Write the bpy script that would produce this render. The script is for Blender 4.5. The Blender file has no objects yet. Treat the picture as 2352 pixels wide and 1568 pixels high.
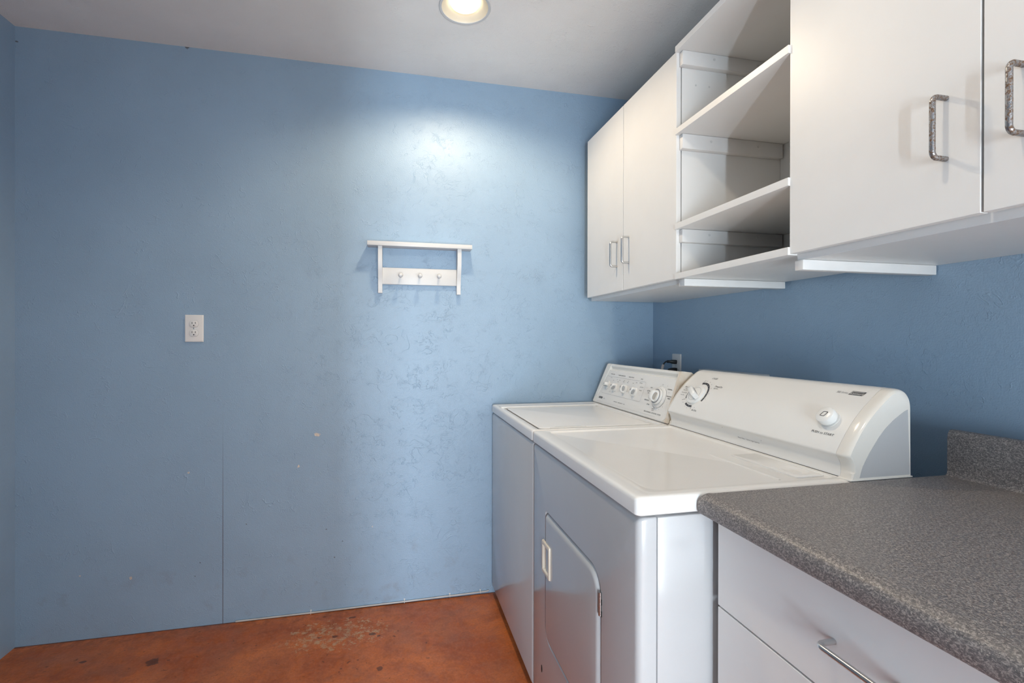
import bpy, bmesh, math, random
from mathutils import Vector, Matrix
PI = math.pi
random.seed(4)
scene = bpy.context.scene
COL = scene.collection

# ------------------------------------------------------------------ frame
W_, H_ = 2352, 1568
CAM = (-1.3282316, -2.2727990, 1.2217313)
YAW, PITCH, ROLL, FPX, PPX, PPY = 12.6254, -0.09776, 0.08806, 1100.64, -26.80, -1.553
H = 2.4603          # ceiling height
XL = -2.79          # left wall
YF = -3.00          # wall behind the camera
YH = -4.00          # far wall of the passage beyond the doorway

# ------------------------------------------------------------------ node helpers
def new_mat(name):
    m = bpy.data.materials.new(name); m.use_nodes = True
    nt = m.node_tree; nt.nodes.clear()
    out = nt.nodes.new('ShaderNodeOutputMaterial')
    b = nt.nodes.new('ShaderNodeBsdfPrincipled')
    nt.links.new(b.outputs[0], out.inputs[0])
    return m, nt, b

class NT:
    """tiny wrapper to write node graphs as expressions"""
    def __init__(s, nt): s.nt = nt; s.co = nt.nodes.new('ShaderNodeTexCoord').outputs['Object']
    def put(s, sock, v):
        if hasattr(v, 'node'): s.nt.links.new(v, sock)
        elif v is not None: sock.default_value = v
    def math(s, op, a, b=None, c=None, clamp=False):
        n = s.nt.nodes.new('ShaderNodeMath'); n.operation = op; n.use_clamp = clamp
        for k, v in enumerate((a, b, c)):
            if v is not None: s.put(n.inputs[k], v)
        return n.outputs[0]
    def noise(s, scale, detail=2, rough=.5, dist=0, co=None, w=None):
        n = s.nt.nodes.new('ShaderNodeTexNoise')
        if w is not None:
            n.noise_dimensions = '4D'; n.inputs['W'].default_value = w
        n.inputs['Scale'].default_value = scale; n.inputs['Detail'].default_value = detail
        n.inputs['Roughness'].default_value = rough; n.inputs['Distortion'].default_value = dist
        s.nt.links.new(co or s.co, n.inputs['Vector']); return n.outputs['Fac']
    def mapr(s, v, a, b, c=0., d=1., smooth=True):
        n = s.nt.nodes.new('ShaderNodeMapRange'); n.interpolation_type = 'SMOOTHSTEP' if smooth else 'LINEAR'
        s.put(n.inputs[0], v)
        for k, x in enumerate((a, b, c, d)): n.inputs[k + 1].default_value = x
        return n.outputs[0]
    def mix(s, f, a, b):
        n = s.nt.nodes.new('ShaderNodeMix'); n.data_type = 'RGBA'
        s.put(n.inputs[0], f); s.put(n.inputs[6], a); s.put(n.inputs[7], b)
        return n.outputs[2]
    def xyz(s):
        n = s.nt.nodes.new('ShaderNodeSeparateXYZ'); s.nt.links.new(s.co, n.inputs[0]); return n.outputs
    def scaled(s, v):
        n = s.nt.nodes.new('ShaderNodeMapping'); n.inputs['Scale'].default_value = v
        s.nt.links.new(s.co, n.inputs['Vector']); return n.outputs[0]
    def bump(s, h, strength, dist):
        n = s.nt.nodes.new('ShaderNodeBump'); n.inputs['Strength'].default_value = strength
        n.inputs['Distance'].default_value = dist; s.nt.links.new(h, n.inputs['Height']); return n.outputs[0]
    def blob(s, axes, c, r, wob=None):
        """1 inside an ellipse at c with radii r in the given two axes"""
        o = s.xyz(); t = None
        for a, cc, rr in zip(axes, c, r):
            d = s.math('DIVIDE', s.math('SUBTRACT', o['XYZ'.index(a)], cc), rr)
            d = s.math('MULTIPLY', d, d); t = d if t is None else s.math('ADD', t, d)
        if wob is not None: t = s.math('ADD', t, wob)
        return s.mapr(t, 1.1, .75)

def rgba(r, g, b): return (r, g, b, 1)
def srgb(r, g, b):
    f = lambda c: (c / 255 / 12.92) if c <= 10 else ((c / 255 + .055) / 1.055) ** 2.4
    return (f(r), f(g), f(b), 1)

def plain(name, col, rough=.4, metal=0., coat=0., spec=.5, mottled=0., grain=None):
    m, nt, b = new_mat(name); n = NT(nt)
    b.inputs['Roughness'].default_value = rough; b.inputs['Metallic'].default_value = metal
    b.inputs['Coat Weight'].default_value = coat; b.inputs['Coat Roughness'].default_value = .08
    b.inputs['Specular IOR Level'].default_value = spec
    v = n.mapr(n.noise(9, 3), .3, .7)
    lo = tuple(c * (1 - mottled) for c in col[:3]) + (1,)
    nt.links.new(n.mix(v, lo, col), b.inputs['Base Color'])
    if grain: nt.links.new(n.bump(n.noise(grain[0], 2), grain[1], .001), b.inputs['Normal'])
    return m

def plaster(name, col, strength, rough, marks=None, stretch=None):
    m, nt, b = new_mat(name); n = NT(nt)
    co = n.scaled(stretch) if stretch else n.co
    # trowel skips: short broken plaster steps at three sizes, plus a fine peel
    h = None
    for k, (sc, wdt, amp, mscale) in enumerate(((5.5, .0042, .95, 7), (10.5, .0065, .85, 10), (24, .013, .7, 16))):
        base = n.noise(sc, 3, .55, 1.3, co, w=k * 3.7)
        rid = n.math('SUBTRACT', 1., n.math('DIVIDE', n.math('ABSOLUTE', n.math('SUBTRACT', base, .5)), wdt * 1.3), clamp=True)
        mask = n.mapr(n.noise(mscale, 1, .5, 0, co, w=k + 11.3), .50, .62)
        t = n.math('MULTIPLY', n.math('MULTIPLY', rid, mask), amp)
        h = t if h is None else n.math('ADD', h, t)
    fine = n.math('MULTIPLY', n.noise(260, 2, .6), .75)
    mid = n.math('MULTIPLY', n.noise(80, 3, .6), .30)
    h = n.math('ADD', h, n.math('ADD', fine, mid))
    nt.links.new(n.bump(h, strength, .0035), b.inputs['Normal'])
    var = n.mapr(n.noise(2.2, 4, .6), .3, .7)
    c = n.mix(var, tuple(x * .93 for x in col[:3]) + (1,), col)
    if marks: c = marks(n, c)
    nt.links.new(c, b.inputs['Base Color'])
    b.inputs['Roughness'].default_value = rough
    b.inputs['Specular IOR Level'].default_value = .5
    return m

BLUE = (.305, .425, .560, 1)
def back_marks(n, c):
    x, y, z = n.xyz()
    wob = n.mapr(n.noise(160, 3), .3, .7, -.7, .7)
    for cx, cz, rx, rz in ((-1.660, .7965, .012, .008), (-1.7367, .6584, .005, .006), (-2.1745, .657, .005, .004),
                           (-2.389, .2326, .0045, .007), (-1.42, .365, .003, .003), (-2.57, .26, .004, .003)):
        c = n.mix(n.blob('XZ', (cx, cz), (rx, rz), wob), c, srgb(214, 200, 186))
    for cx, cz, r in ((-2.180, 2.457, .008), (-2.784, 2.40, .005), (-1.95, .42, .003), (-1.62, .37, .003), (-1.55, .31, .003), (-1.585, .24, .003), (-1.42, .50, .002),
                      (-2.13, .27, .003), (-2.15, .215, .003)):
        c = n.mix(n.math('MULTIPLY', n.blob('XZ', (cx, cz), (r, r * .7), wob), .75), c, srgb(74, 58, 44))
    # panel joint that cracks open low down
    line = n.mapr(n.math('ABSOLUTE', n.math('SUBTRACT', x, -2.042)), .0022, .0008)
    up = n.math('MULTIPLY', line, n.mapr(z, 1.0, .28, 0., .75))
    c = n.mix(up, c, srgb(70, 52, 52))
    # scuffs and rusty grime low on the wall
    g = n.math('MULTIPLY', n.mapr(n.noise(7, 4, .65), .56, .72), n.mapr(z, .55, .05, 0, .22))
    return n.mix(g, c, srgb(120, 100, 92))

M = {}
def build_materials():
    M['blue_back'] = plaster('blue skip trowel paint back', BLUE, .44, .41, back_marks)
    M['blue'] = plaster('blue skip trowel paint', BLUE, .32, .40)
    M['ceiling'] = plaster('grey white skip trowel ceiling', (.90, .865, .825, 1), .36, .5, None, (.55, 1.3, 1))
    M['white_wall'] = plaster('off white passage paint', (.74, .73, .70, 1), .2, .6)
    # stained concrete
    m, nt, b = new_mat('rust stained concrete'); n = NT(nt)
    big = n.mapr(n.noise(2.6, 5, .6, .4), .32, .68)
    c = n.mix(big, srgb(172, 82, 26), srgb(210, 116, 56))
    fin = n.math('MULTIPLY', n.mapr(n.noise(13, 6, .7, .6), .40, .66), .55)
    c = n.mix(fin, c, srgb(138, 70, 36))
    c = n.mix(n.math('MULTIPLY', n.mapr(n.noise(55, 4, .7), .45, .7), .35), c, srgb(196, 122, 86))
    wob = n.mapr(n.noise(26, 5, .7), .3, .7, -1.0, 1.0)
    patch = n.math('MULTIPLY', n.blob('XY', (-1.55, -.19), (.19, .10), wob), n.mapr(n.noise(38, 4, .7), .45, .62))
    c = n.mix(n.math('MULTIPLY', patch, .75), c, srgb(190, 158, 122))
    sp = n.mapr(n.noise(30, 3, .6, .3, n.scaled((1, 1.3, 1))), .655, .70)
    c = n.mix(n.math('MULTIPLY', n.mapr(n.noise(4.5, 5, .65, .5), .45, .68), .38), c, srgb(152, 100, 76))
    c = n.mix(n.math('MULTIPLY', n.mapr(n.noise(120, 3, .7), .40, .68), .28), c, srgb(112, 58, 34))
    near = n.blob('XY', (-1.95, -.33), (.85, .40))
    c = n.mix(n.math('MULTIPLY', n.math('MULTIPLY', sp, near), .62), c, srgb(74, 40, 26))
    wob2 = n.mapr(n.noise(60, 3, .6), .3, .7, -.5, .5)
    for cx, cy, rx, ry in ((-2.216, -.2155, .024, .022), (-2.474, -.158, .012, .008), (-1.375, -.439, .013, .012), (-1.50, -.075, .016, .007),
                           (-1.41, -.215, .014, .010), (-1.385, -.235, .008, .007), (-1.56, -.20, .012, .008), (-2.40, -.32, .016, .010)):
        c = n.mix(n.math('MULTIPLY', n.blob('XY', (cx, cy), (rx, ry), wob2), .72), c, srgb(66, 40, 30))
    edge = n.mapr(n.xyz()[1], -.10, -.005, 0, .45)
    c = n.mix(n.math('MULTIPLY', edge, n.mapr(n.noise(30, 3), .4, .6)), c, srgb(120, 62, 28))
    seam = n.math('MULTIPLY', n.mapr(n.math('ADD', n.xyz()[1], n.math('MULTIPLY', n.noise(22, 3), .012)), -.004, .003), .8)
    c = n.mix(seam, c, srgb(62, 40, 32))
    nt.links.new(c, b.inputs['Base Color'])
    nt.links.new(n.mapr(n.noise(20, 4), .3, .7, .30, .5), b.inputs['Roughness'])
    nt.links.new(n.bump(n.noise(90, 4, .6), .12, .002), b.inputs['Normal'])
    M['floor'] = m
    M['laminate'] = plain('white melamine laminate', (.80, .795, .785, 1), .38, mottled=.02, grain=(260, .05))
    M['paint_white'] = plain('white painted wood', (.64, .635, .63, 1), .4, mottled=.03, grain=(60, .05))
    M['cleat'] = plain('white painted strip', (.76, .75, .74, 1), .45, mottled=.06, grain=(45, .08))
    M['enamel'] = plain('shaded appliance enamel', (.50, .505, .515, 1), .16, coat=.25, mottled=.015)  # toned below the top's white: the body's duller light is in the colour
    M['enamel_top'] = plain('white enamel top', (.82, .81, .795, 1), .22, coat=.15, mottled=.015, grain=(500, .03))
    M['plastic'] = plain('white appliance plastic', (.83, .825, .81, 1), .3, mottled=.02)
    M['cap_plastic'] = plain('ivory gloss plastic', (.80, .765, .71, 1), .14, coat=.3, mottled=.02)
    M['knob'] = plain('white knob plastic', (.84, .84, .83, 1), .25)
    M['knob_grey'] = plain('grey knob inlay', (.40, .41, .42, 1), .35)
    M['knob_clear'] = plain('brownish translucent knob cap', (.42, .39, .35, 1), .18, coat=.5)
    M['cream'] = plain('cream latch plastic', (.78, .70, .58, 1), .3)
    M['ink'] = plain('dark grey print', (.045, .047, .055, 1), .5)
    M['ink_light'] = plain('grey print', (.30, .31, .33, 1), .5)
    M['dark'] = plain('dark gap', (.012, .012, .013, 1), .7)
    M['black'] = plain('black rubber', (.012, .012, .014, 1), .45)
    M['steel'] = plain('brushed nickel', (.62, .62, .62, 1), .28, metal=1., mottled=.1)
    M['hinge'] = plain('hinge steel', (.55, .54, .53, 1), .3, metal=1., mottled=.3)
    M['galv'] = plain('grey utility metal', (.66, .67, .67, 1), .55, mottled=.15)
    M['outlet'] = plain('white outlet plastic', (.80, .78, .76, 1), .3)
    M['tag'] = plain('beige cord tag', (.70, .60, .54, 1), .6)
    M['cable'] = plain('grey white cable', (.55, .53, .52, 1), .5, mottled=.25)
    # pulls whose plating has worn and rusted
    m, nt, b = new_mat('rust flecked chrome'); n = NT(nt)
    r = n.mapr(n.noise(240, 5, .75, .5), .47, .58)
    nt.links.new(n.mix(r, rgba(.34, .34, .35), srgb(100, 74, 52)), b.inputs['Base Color'])
    nt.links.new(n.mapr(r, 0, 1, 1., .15), b.inputs['Metallic'])
    nt.links.new(n.mapr(r, 0, 1, .34, .7), b.inputs['Roughness'])
    nt.links.new(n.bump(r, .3, .0006), b.inputs['Normal'])
    M['rusty'] = m
    # washer console: plastic that has yellowed toward the ends
    m, nt, b = new_mat('yellowed console plastic'); n = NT(nt)
    y = n.xyz()[1]
    e = n.mapr(y, -.290, -.334, 0, .6)
    e = n.math('MULTIPLY', e, n.mapr(n.noise(30, 3), .25, .6, .5, 1))
    nt.links.new(n.mix(e, rgba(.80, .80, .785), srgb(206, 178, 140)), b.inputs['Base Color'])
    b.inputs['Roughness'].default_value = .3
    M['yellowed'] = m
    # worktop laminate, charcoal with pale flecks
    m, nt, b = new_mat('speckled charcoal laminate'); n = NT(nt)
    a = n.mapr(n.noise(460, 2, .6, .8, n.scaled((1, .6, 1))), .42, .66)
    d = n.mapr(n.noise(330, 3, .6, .5, n.scaled((.65, 1, 1))), .50, .70)
    c = n.mix(a, srgb(102, 98, 99), srgb(160, 153, 149))
    c = n.mix(n.math('MULTIPLY', d, .6), c, srgb(66, 64, 68))
    c = n.mix(n.mapr(n.noise(560, 2, .5), .64, .74), c, srgb(196, 190, 180))
    nt.links.new(c, b.inputs['Base Color'])
    b.inputs['Roughness'].default_value = .42
    nt.links.new(n.bump(a, .08, .0006), b.inputs['Normal'])
    M['worktop'] = m
    # lamp
    m, nt, b = new_mat('glowing lamp face'); 
    b.inputs['Base Color'].default_value = (.9, .9, .88, 1)
    b.inputs['Emission Color'].default_value = (1, .83, .56, 1)
    b.inputs['Emission Strength'].default_value = 2.4
    M['lamp'] = m
    M['reflector'] = plain('cream lamp cone', (.72, .66, .55, 1), .45)
LAMP = ((41., (1., .80, .55)), (22., (1., .87, .68)))

# ------------------------------------------------------------------ mesh builder
class MB:
    def __init__(s): s.bm = bmesh.new()
    def _face(s, vs):
        try: return s.bm.faces.new(vs)
        except ValueError: return None
    def box(s, x0, x1, y0, y1, z0, z1, bev=0., seg=2):
        t = bmesh.new()
        v = [t.verts.new((x, y, z)) for x in sorted((x0, x1)) for y in sorted((y0, y1)) for z in sorted((z0, z1))]
        for f in ((0, 1, 3, 2), (4, 6, 7, 5), (0, 4, 5, 1), (2, 3, 7, 6), (0, 2, 6, 4), (1, 5, 7, 3)):
            t.faces.new([v[i] for i in f])
        if bev: bmesh.ops.bevel(t, geom=t.edges[:], offset=bev, segments=seg, profile=.5, affect='EDGES')
        s.merge(t); return s
    def merge(s, t):
        t.verts.index_update(); t.verts.ensure_lookup_table(); mp = [s.bm.verts.new(v.co) for v in t.verts]
        for f in t.faces: s._face([mp[v.index] for v in f.verts])
        t.free()
    def loops(s, loops, cap0=True, cap1=True, closed=True):
        L = [[s.bm.verts.new(p) for p in l] for l in loops]
        n = len(L[0])
        for a, b in zip(L, L[1:]):
            for i in range(n if closed else n - 1):
                j = (i + 1) % n; s._face([a[i], a[j], b[j], b[i]])
        if cap0: s._face(L[0][::-1])
        if cap1: s._face(L[-1])
        return s
    def prism(s, prof, y0, y1, bev=0.):
        """profile of (x, z) points extruded along y"""
        t = bmesh.new()
        A = [t.verts.new((x, y0, z)) for x, z in prof]; B = [t.verts.new((x, y1, z)) for x, z in prof]
        n = len(prof)
        for i in range(n): t.faces.new([A[i], A[(i + 1) % n], B[(i + 1) % n], B[i]])
        t.faces.new(A[::-1]); t.faces.new(B)
        if bev:
            ed = [e for e in t.edges if (e.verts[0].co.y == e.verts[1].co.y)]
            bmesh.ops.bevel(t, geom=ed, offset=bev, segments=3, profile=.5, affect='EDGES')
        s.merge(t); return s
    def tube(s, pts, r, n=12, cap=True):
        pts = [Vector(p) for p in pts]; loops = []
        ref = None
        for i, p in enumerate(pts):
            d = (pts[min(i + 1, len(pts) - 1)] - pts[max(i - 1, 0)]).normalized()
            if ref is None: ref = d.orthogonal().normalized()
            ref = (ref - d * ref.dot(d)).normalized(); u = d.cross(ref)
            rr = r[i] if isinstance(r, (list, tuple)) else r
            loops.append([p + (ref * math.cos(a) + u * math.sin(a)) * rr for a in (2 * PI * k / n for k in range(n))])
        return s.loops(loops, cap, cap)
    def lathe(s, prof, o, axis, n=28, up=None, cap0=True, cap1=True, sx=1., sy=1.):
        """prof of (radius, height along axis)"""
        o, a = Vector(o), Vector(axis).normalized()
        u = (Vector(up) - a * Vector(up).dot(a)).normalized() if up else a.orthogonal().normalized()
        w = a.cross(u)
        L = [[o + a * h + u * (sx * r * math.cos(t)) + w * (sy * r * math.sin(t)) for t in (2 * PI * k / n for k in range(n))] for r, h in prof]
        return s.loops(L, cap0, cap1)
    def obj(s, name, mat, parent=None, angle=32):
        bmesh.ops.remove_doubles(s.bm, verts=s.bm.verts[:], dist=1e-6)
        bmesh.ops.recalc_face_normals(s.bm, faces=s.bm.faces[:])
        me = bpy.data.meshes.new(name)
        o = bpy.data.objects.new(name, me); COL.objects.link(o)
        if parent is not None:
            off = Vector((0, 0, 0)); p = parent
            while p is not None: off += p.location; p = p.parent
            for v in s.bm.verts: v.co -= off
            o.parent = parent
        s.bm.to_mesh(me); s.bm.free()
        for p in me.polygons: p.use_smooth = True
        me.set_sharp_from_angle(angle=math.radians(angle))
        me.materials.append(mat)
        return o

def empty(name, loc): 
    o = bpy.data.objects.new(name, None); COL.objects.link(o); o.location = loc; o.empty_display_size = .05
    return o
def tag(o, label, cat, group=None):
    o['label'] = label; o['category'] = cat
    if group: o['group'] = group
    return o
def thing(name, loc, label, cat, group=None): return tag(empty(name, loc), label, cat, group)
def struct(o): o['kind'] = 'structure'; return o
def smooth_pts(pts, k=8):
    P = [pts[0]] + list(pts) + [pts[-1]]; out = []
    for i in range(1, len(P) - 2):
        for j in range(k):
            t = j / k
            out.append(tuple(.5 * (2 * b + (c - a) * t + (2 * a - 5 * b + 4 * c - d) * t * t + (3 * b - a - 3 * c + d) * t ** 3)
                             for a, b, c, d in zip(P[i - 1], P[i], P[i + 1], P[i + 2])))
    return out + [tuple(pts[-1])]
def rrect(a0, a1, b0, b1, r, n=6):
    """rounded rectangle as (a, b) points; r = one radius or four (a0b0, a1b0, a1b1, a0b1)"""
    r = r if isinstance(r, (tuple, list)) else (r,) * 4
    out = []
    for (ca, cb, st), q in zip(((a0, b0, PI), (a1, b0, 1.5 * PI), (a1, b1, 0), (a0, b1, .5 * PI)), r):
        sa = 1 if ca == a0 else -1; sb = 1 if cb == b0 else -1
        for k in range(n + 1):
            t = st + .5 * PI * k / n
            out.append((ca + sa * q + q * math.cos(t), cb + sb * q + q * math.sin(t)))
    return out

# ------------------------------------------------------------------ camera
def make_camera():
    cd = bpy.data.cameras.new('camera'); co = bpy.data.objects.new('camera', cd); COL.objects.link(co)
    a, b, c = map(math.radians, (YAW, PITCH, ROLL))
    fw = Vector((math.sin(a) * math.cos(b), math.cos(a) * math.cos(b), math.sin(b)))
    r = Vector((math.cos(a), -math.sin(a), 0)); u = r.cross(fw)
    r2 = r * math.cos(c) + u * math.sin(c); u2 = u * math.cos(c) - r * math.sin(c)
    m = Matrix((r2, u2, -fw)).transposed().to_4x4(); m.translation = CAM
    co.matrix_world = m
    cd.sensor_fit = 'HORIZONTAL'; cd.sensor_width = 36.; cd.lens = 36. * FPX / W_
    cd.shift_x = -PPX / W_; cd.shift_y = PPY / W_
    cd.clip_start = .02
    scene.camera = co

# ------------------------------------------------------------------ room
LAMPS = [(-1.068, -.500, .089, 1.), (-1.10, -1.66, .089, 1.)]
DOOR_X0, DOOR_X1, DOOR_H = -1.495, -.30, 2.40
OPENINGS = ((-1.575, -1.465, .25, 1.35), (-1.36, -.10, .10, 1.40))   # narrow pane, wide unseen opening added for fill light
def room():
    t = .12
    struct(MB().box(XL - t, t, YH - t, t, -t, 0).obj('floor', M['floor']))
    struct(MB().box(XL - t, t, 0, t, 0, H + t).obj('wall_back', M['blue_back']))
    struct(MB().box(0, t, YH - t, 0, 0, H + t).obj('wall_right', M['blue']))
    struct(MB().box(XL - t, XL, YH - t, 0, 0, H + t).obj('wall_left', M['blue']))
    m = MB()
    m.box(XL, DOOR_X0, YF - t, YF, 0, H).box(DOOR_X1, 0, YF - t, YF, 0, H).box(DOOR_X0, DOOR_X1, YF - t, YF, DOOR_H, H)
    struct(m.obj('wall_front', M['blue']))
    m = MB(); (a, b, za, zb), (c, d, zc, zd) = OPENINGS
    m.box(XL, a, YH - t, YH, 0, H).box(b, c, YH - t, YH, 0, H).box(d, 0, YH - t, YH, 0, H)
    for x0, x1, z0, z1 in OPENINGS: m.box(x0, x1, YH - t, YH, 0, z0).box(x0, x1, YH - t, YH, z1, H)
    struct(m.obj('wall_far', M['white_wall']))
    # ceiling with round openings for the recessed lamps
    m = MB(); n = 32; q = .16
    ys = sorted({YH - t, 0.} | {l[1] + s * q for l in LAMPS for s in (-1, 1)})
    for y0, y1 in zip(ys, ys[1:]):
        hit = [l for l in LAMPS if y0 < l[1] < y1]
        if not hit: m.box(XL, 0, y0, y1, H, H + .02); continue
        lx, ly, lr, _ = hit[0]
        m.box(XL, lx - q, y0, y1, H, H + .02).box(lx + q, 0, y0, y1, H, H + .02)
        sq, ci = [], []
        for k in range(n):
            a = 2 * PI * k / n; c, s_ = math.cos(a), math.sin(a); f = q / max(abs(c), abs(s_))
            sq.append((lx + c * f, ly + s_ * f)); ci.append((lx + c * lr, ly + s_ * lr))
        m.loops([[(x, y, H + .02) for x, y in sq], [(x, y, H) for x, y in sq], [(x, y, H) for x, y in ci], [(x, y, H + .02) for x, y in ci]], False, False)
    struct(m.obj('ceiling', M['ceiling']))

def downlight(lx, ly, lr, label, power):
    d = thing('recessed_downlight', (lx, ly, H), label, 'ceiling light')
    MB().lathe([(lr, .002), (lr + .008, -.001), (lr + .006, -.004), (lr - .002, -.003), (lr - .004, .002)], (lx, ly, H), (0, 0, 1), 40, None, False, False).obj('trim_ring', M['paint_white'], d)
    MB().lathe([(lr - .003, -.001), (.083, .004), (.072, .013), (.060, .022), (.0555, .030), (.0555, .060), (.002, .061)], (lx, ly, H), (0, 0, 1), 40, None, False, True).obj('reflector', M['reflector'], d)
    MB().lathe([(.0550, .050), (.0550, .0145), (.0510, .0085), (.0360, .0045), (.012, .003)], (lx, ly, H), (0, 0, 1), 32).obj('lamp', M['lamp'], d)
    ld = bpy.data.lights.new('downlight beam', 'SPOT'); ld.energy = power[0]; ld.spot_size = math.radians(156); ld.spot_blend = .50; ld.shadow_soft_size = .04; ld.color = power[1]
    o = bpy.data.objects.new('downlight_beam', ld); COL.objects.link(o); o.location = (lx, ly, H - .003)
    return d

# ------------------------------------------------------------------ small wall things
def hook_shelf():
    s = thing('hook_shelf', (-1.2045, 0, 1.43), 'small white wooden shelf with three pegs on the blue wall', 'shelf')
    P = M['paint_white']
    MB().box(-1.4408, -.9680, -.064, 0, 1.6445, 1.6640, .0015).obj('top_board', P, s)
    for x0 in (-1.3945, -1.0355):
        prof = [(-.001, 1.6445), (-.054, 1.6445), (-.054, 1.600), (-.052, 1.575), (-.047, 1.550), (-.039, 1.525), (-.031, 1.502), (-.026, 1.480), (-.024, 1.460), (-.024, 1.4355), (-.001, 1.4355)]
        m = MB(); m.loops([[(x0 + dx, y, z) for y, z in prof] for dx in (0, .0185)])
        m.obj('bracket', P, s, 40)
    MB().box(-1.3760, -1.0355, -.013, -.001, 1.477, 1.5535, .001).obj('peg_rail', P, s)
    for x in (-1.2950, -1.2075, -1.1200):
        pr = [(.0045, .0), (.0045, .022), (.0055, .026), (.0085, .0285), (.0104, .033), (.0107, .038), (.0095, .043), (.006, .0465), (.002, .0478)]
        MB().lathe(pr, (x, -.0125, 1.5155), (0, -1, 0), 20).obj('peg', P, s)

def outlet(name, c, nrm, right, label):
    """duplex outlet; c = plate centre on the wall"""
    c, nrm, rt, up = Vector(c), Vector(nrm), Vector(right), Vector((0, 0, 1))
    o = thing(name, c, label, 'wall outlet')
    P = lambda a, b, h: tuple(c + rt * a + up * b + nrm * h)
    m = MB(); w, hh = .0355, .0575
    L = [[P(a, b, h) for a, b in rrect(-w + e, w - e, -hh + e, hh - e, .002, 3)] for h, e in ((.0004, 0), (.003, .0002), (.0052, .002), (.0058, .0042))]
    m.loops(L).obj('cover_plate', M['outlet'], o)
    for z in (.0195, -.0195):
        m = MB(); pts = []
        for k in range(32):
            a = 2 * PI * k / 32; pts.append((.0172 * math.cos(a), max(-.0138, min(.0138, .0172 * math.sin(a)))))
        m.loops([[P(a * q, b * q + z, h) for a, b in pts] for q, h in ((1, .0056), (1, .0078), (.95, .0082))])
        r = m.obj('receptacle', M['outlet'], o)
        m = MB()
        m.loops([[P(a * 1.045, b * 1.05 + z, h) for a, b in pts] for h in (.0057, .0061)])
        m.obj('seam', M['ink_light'], r)
        m = MB()
        for a0, hgt in ((-.0064, .0042), (.0064, .0035)):
            m.loops([[P(a0 + x, .0035 + z + y, h) for x, y in rrect(-.0011, .0011, -hgt, hgt, .0004, 2)] for h in (.0080, .0084)])
        m.loops([[P(.0026 * math.cos(t), -.0072 + z + .0026 * math.sin(t), h) for t in (2 * PI * k / 14 for k in range(14))] for h in (.0080, .0084)])
        m.obj('slots', M['dark'], r)
    MB().lathe([(.003, .0056), (.003, .0066), (.002, .007)], c, nrm, 14).obj('screw', M['steel'], o)
    return o

def plugs():
    y, z = -.2182, 1.1185
    k = thing('power_plug', (-.0062, y, z), 'black plug with tagged cord, upper one in the corner outlet', 'power plug')
    m = MB()
    sec = lambda x, w, h, dz=0: [(x, y + a, z + dz + b) for a, b in rrect(-w, w, -h, h, min(w, h) * .6, 4)]
    m.loops([sec(-.0084, .013, .0095), sec(-.024, .013, .0095, .0005), sec(-.032, .010, .008, .001), sec(-.038, .0062, .0062, .0015), sec(-.052, .0058, .0062, .002), sec(-.054, .004, .0045, .002)])
    m.obj('plug_body', M['black'], k)
    p = smooth_pts([(-.053, y, z + .002), (-.060, y, z + .001), (-.067, y + .001, z - .005), (-.0725, y + .002, z - .013), (-.0755, y + .002, z - .022), (-.079, y + .002, z - .040), (-.085, y + .002, z - .075), (-.095, y, z - .14), (-.10, y - .01, z - .24)], 5)
    MB().tube(p, .0032, 10).obj('cord', M['black'], k)
    t = smooth_pts([(-.0722, y + .002, z - .0125), (-.0755, y + .002, z - .022), (-.079, y + .002, z - .040)], 4)
    MB().tube(t, [.0042] + [.0058] * (len(t) - 2) + [.0052], 10).obj('cord_tag', M['tag'], k)
    z2 = 1.0790
    k = thing('power_plug', (-.0062, y, z2), 'black plug half hidden behind washer, lower one in corner outlet', 'power plug')
    m = MB(); sec = lambda x, w, h: [(x, y + a, z2 + b) for a, b in rrect(-w, w, -h, h, min(w, h) * .6, 4)]
    m.loops([sec(-.0084, .014, .0115), sec(-.030, .014, .0115), sec(-.038, .010, .009), sec(-.046, .006, .006)]).obj('plug_body', M['black'], k)
    p = smooth_pts([(-.045, y, z2), (-.06, y, z2 - .006), (-.075, y, z2 - .03), (-.085, y, z2 - .09), (-.088, y, z2 - .2)], 5)
    MB().tube(p, .0034, 10).obj('cord', M['black'], k)

def valve_box():
    b = thing('wall_mount_box', (0, -.625, .86), 'grey metal box low on the blue wall, top edge showing behind dryer', 'utility box')
    y0, y1, z0, z1 = -.797, -.4535, .86, 1.0985
    MB().box(-.050, 0, y0, y1, z0, z1, .002).obj('housing', M['galv'], b)
    MB().box(-.053, -.0500, y0 + .004, y1 - .004, z0 + .004, z1 - .016, .001).obj('cover', M['galv'], b)

def cable():
    pts = [(-1.99, -.0055, .0045), (-1.80, -.005, .0042), (-1.62, -.0055, .0045), (-1.40, -.005, .006), (-1.26, -.0055, .0065), (-1.10, -.005, .0085), (-1.0, -.0055, .0090), (-.93, -.005, .0100), (-.895, -.0052, .0105), (-.875, -.0055, .013)]
    c = thing('wall_cable', (-1.43, -.005, 0), 'thin grey cable clipped along the foot of the blue wall', 'cable')
    MB().tube(smooth_pts(pts, 6), .0036, 10).obj('cable', M['cable'], c)
    for x, z in ((-1.6847, .0045), (-1.2748, .0065), (-1.064, .0088), (-.9171, .0102)):
        m = MB(); q = []
        for k in range(9):
            a = PI * k / 8; q.append((x, -.0055 - .0052 * math.sin(a), z + .0052 * math.cos(a)))
        q = [(x, -.0008, z + .0105)] + [(x, -.0035, z + .0075)] + q + [(x, -.0008, z - .005)]
        m.tube(q, .0018, 8); m.box(x - .0035, x + .0035, -.003, -.0003, z + .005, z + .012, .0008)
        m.obj('cable_clip', M['paint_white'], c)

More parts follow.
